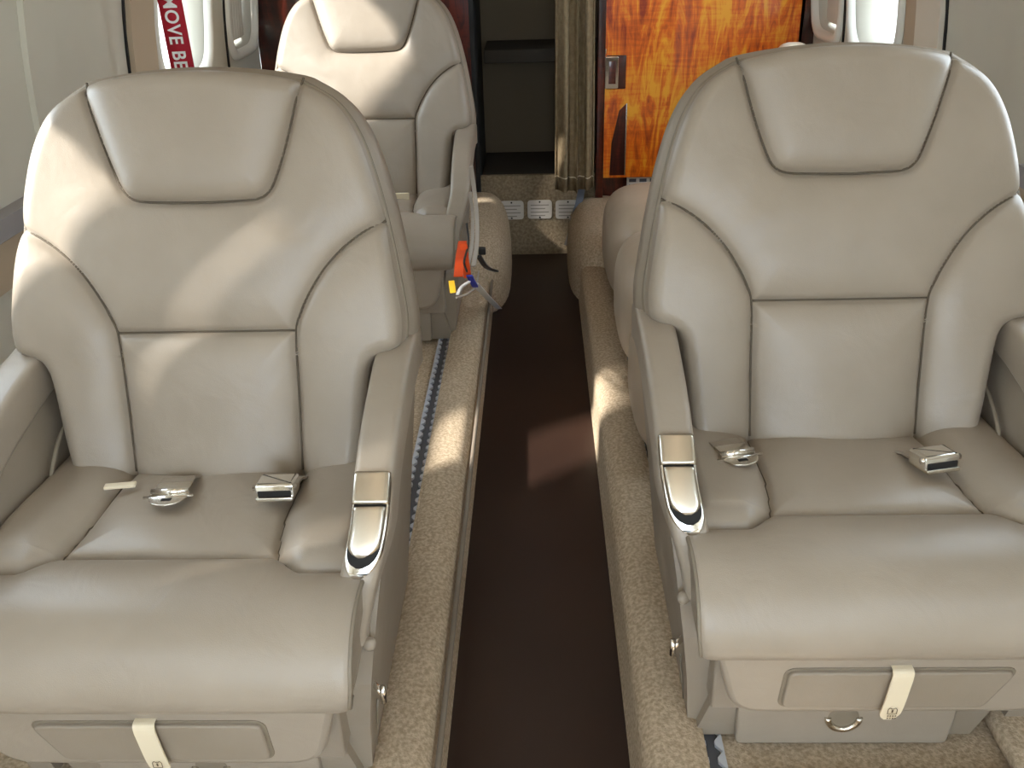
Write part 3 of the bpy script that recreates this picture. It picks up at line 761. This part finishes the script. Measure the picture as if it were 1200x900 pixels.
buckle('R', 1094, 543, 'chrome lift-lever belt buckle on the seat before the wood panel', math.radians(12))
tongue(866, 536, 'steel belt tongue lying on the seat before the wood panel', math.radians(14))
p = at(142, 571, 'z', .398)
tag(rbox('belt_webbing_end', -.020, .018, -.004, .006, -.002, .002, .001, 'cream_strap', None, loc=(p.x, p.y, .400)), 'cream belt webbing end tucked at the backrest by the wall armrest', 'webbing')
bpy.data.objects['belt_webbing_end'].rotation_euler = (0, 0, math.radians(8))
# rear seat belt pieces
p = at(471, 238, 'y', BY - .13)
o = tag(slab('belt_webbing_end', rpoly([(-.018, -.03), (.018, -.03), (.020, .026), (-.016, .026)], .003), .006, .002, lambda a, b, w: (a, -w, b), 'cream_strap'), 'upright cream belt end on the sunlit rear seat', 'webbing'); o.location = (p.x, p.y, p.z)
p = at(510, 239, 'y', BY - .14)
o = tag(rbox('rear_belt_buckle', -.022, .022, -.018, .018, -.006, .006, .002, 'satin_metal', loc=(p.x, p.y, p.z)), 'bright belt buckle on the sunlit rear seat cushion', 'belt buckle')

# ------------------------------------------------------------------ low three-roll seat on the right, behind the front seat
dv = thing('folded_seat', 'low pinkish-beige leather seat of three padded rolls below the wood panel', 'seat', (.40, 1.95, ZS))
def roll(y0, y1, ztop, zbot, x0=.168, x1=.66):
    bm = bmesh.new(); bmesh.ops.create_uvsphere(bm, u_segments=48, v_segments=28, radius=1)
    f = lambda c, e: math.copysign(abs(c) ** e, c)
    for v in bm.verts:
        v.co = Vector(((x0 + x1) / 2 + f(v.co.x, .35) * (x1 - x0) / 2 - .40, (y0 + y1) / 2 + f(v.co.y, .62) * (y1 - y0) / 2 - 1.95, (zbot + ztop) / 2 + f(v.co.z, .6) * (ztop - zbot) / 2 - ZS))
    return frombm('padded_roll', bm, 'divan_leather', dv)
roll(2.075, 2.50, .365, .10); roll(1.70, 2.085, .375, .10); roll(1.36, 1.71, .352, .10)
rbox('seat_plinth', -.20, .26, -.50, .50, .0095, .10, .01, 'leather_trim', dv)
p = at(931, 57, 'y', 2.6)
bm = bmesh.new(); bmesh.ops.create_uvsphere(bm, u_segments=28, v_segments=16, radius=1)
for v in bm.verts:
    f = lambda c: math.copysign(abs(c) ** .6, c); v.co = Vector((f(v.co.x) * .05, f(v.co.y) * .06, f(v.co.z) * .10))
pad = frombm('wall_bolster_pad', bm, 'cream_pad', None, loc=(p.x, p.y, p.z - .085)); tag(pad, 'small rounded cream pad peeking above the headrest by the wood panel edge', 'cushion')

# ------------------------------------------------------------------ red streamer
def text_mesh(name, s, size, mat, parent, mtx):
    cu = bpy.data.curves.new(name, 'FONT'); cu.body = s; cu.size = size; cu.extrude = .0002; cu.offset = size * .018; cu.space_character = 1.08
    t = bpy.data.objects.new('tmp', cu); COL.objects.link(t); bpy.context.view_layer.update()
    me = bpy.data.meshes.new_from_object(t.evaluated_get(bpy.context.evaluated_depsgraph_get())); bpy.data.objects.remove(t); bpy.data.curves.remove(cu)
    me.transform(mtx); me.name = name; me.materials.clear()
    return link(name, me, mat, parent)
sx, sy = -0.667, 1.78
ztop, zbot = 1.22, 0.52
ban = thing('warning_streamer', 'red fabric warning streamer with white letters hanging by the bright window', 'streamer', (sx, sy, zbot))
hw_ = .0215
V, Fc = [], []; nb = 40
def bz(z): return .004 * math.sin(z * 9)
for i in range(nb):
    z = (ztop - zbot) * i / (nb - 1)
    for a, b in ((-hw_, 0), (hw_, 0), (hw_, .0015), (-hw_, .0015)): V.append((a, b + bz(z), z))
for i in range(nb - 1):
    for j in range(4): Fc.append((i * 4 + j, i * 4 + (j + 1) % 4, i * 4 + 4 + (j + 1) % 4, i * 4 + 4 + j))
mesh('ribbon', V, Fc, 'banner_red', ban)
# text runs downwards, letter tops to the right; the M of REMOVE starts near the top of the frame
zM = at(200, -8, 'y', sy).z
mt = Matrix.Translation((-.0115, -.0065, zM - zbot + .033)) @ Matrix(((0, 1, 0, 0), (0, 0, -1, 0), (-.88, 0, 0, 0), (0, 0, 0, 1)))
text_mesh('lettering', 'REMOVE BEFORE FLIGHT', .034, 'white', ban, mt)
tube('hook', [(0, .001, ztop - zbot - .01), (0, .001, ztop - zbot + .02), (-.05, .001, ztop - zbot + .03)], .002, 'satin_metal', ban, 6)
ban.rotation_euler = (0, 0, math.radians(8))

# ------------------------------------------------------------------ straps, ribbon and tag beside the rear seat
def q(px, py, x): return at(px, py, 'x', x)
def cyl_path(name, pts, r, mat, label, cat, k=7):
    P = [Vector(p) for p in catmull(pts, 6)]; o = tube(name, P, r, mat, None, k); return tag(o, label, cat)
yS = 2.42
Y_ = lambda px, py, y=yS: at(px, py, 'y', y)
XS = -0.150
K_ = lambda px, py, x=XS: at(px, py, 'x', x)
hs = thing('harness_strap', 'pale webbing strap with black clip dangling beside the sunlit rear seat', 'strap', K_(558, 300, -.135))
b0 = Vector(hs.location)
ribbon('webbing', [Vector(v) - b0 for v in catmull([K_(552, 195, -.146), K_(556, 225, -.142), K_(559, 255, -.136), K_(559, 285, -.132), K_(555, 312, -.136)], 4)], .009, .003, 'webbing', hs)
ribbon('webbing', [Vector(v) - b0 for v in catmull([K_(551, 225, -.148), K_(554, 255, -.146), K_(553, 290, -.146), K_(549, 310, -.148)], 4)], .007, .003, 'webbing', hs)
rbox('clip', -.008, .008, -.006, .006, -.008, .008, .002, 'black_plastic', hs, loc=K_(565, 294, -.128) - b0)
ribbon('belt_end', [Vector(v) - b0 for v in catmull([K_(561, 300, -.130), K_(570, 313, -.122), K_(582, 318, -.110)], 4)], .011, .004, 'black_plastic', hs)
rb = thing('orange_ribbon', 'bright orange folded safety ribbon hanging by the rear seat armrest', 'ribbon', K_(545, 328))
b0 = Vector(rb.location)
ribbon('ribbon_fold', [Vector(v) - b0 for v in (K_(542, 283, -.156), K_(539, 302, -.153), K_(537, 324, -.150))], .017, .002, 'orange', rb)
ribbon('ribbon_fold', [Vector(v) - b0 for v in (K_(543, 286, -.150), K_(545, 304, -.146), K_(548, 325, -.144))], .015, .002, 'orange', rb)
cyl_path('black_cord', [K_(547, 262, -.148), K_(549, 285, -.143), K_(544, 306, -.1415), K_(547, 318, -.140)], .0022, 'black_plastic', 'short black cord across the orange ribbon', 'cord')
wt = thing('paper_tag', 'white paper tag with blue ink on a string, lying on the carpet ledge', 'tag', K_(560, 345, -.136))
b0 = Vector(wt.location)
ribbon('tag_card', [Vector(v) - b0 for v in (K_(556, 332, -.138), K_(570, 347, -.128), K_(585, 362, -.118))], .017, .002, 'white', wt)
ribbon('ink_mark', [Vector(v) - b0 for v in (K_(550, 323, -.139), K_(557, 336, -.136))], .012, .003, 'blue_ink', wt)
ribbon('string', [Vector(v) - b0 for v in catmull([K_(561, 318, -.135), K_(558, 335, -.138), K_(548, 344, -.142), K_(535, 349, -.15)], 5)], .003, .003, 'webbing', wt)
ribbon('string', [Vector(v) - b0 for v in catmull([K_(550, 330, -.138), K_(541, 336, -.145), K_(536, 345, -.15)], 5)], .005, .003, 'white', wt)
yt = tag(ribbon('yellow_tab', [K_(529, 329, -.165), K_(531, 343, -.163)], .011, .002, 'yellow'), 'small yellow tab under the orange ribbon', 'tab')
# carpeted toe step in front of the right-hand seat
struct(rbox('trim_40', .235, .78, 0.3, .755, ZS, ZS + .022, .010, 'carpet'))
struct(rbox('trim_41', .56, .78, .72, .98, ZS, ZS + .03, .012, 'carpet'))
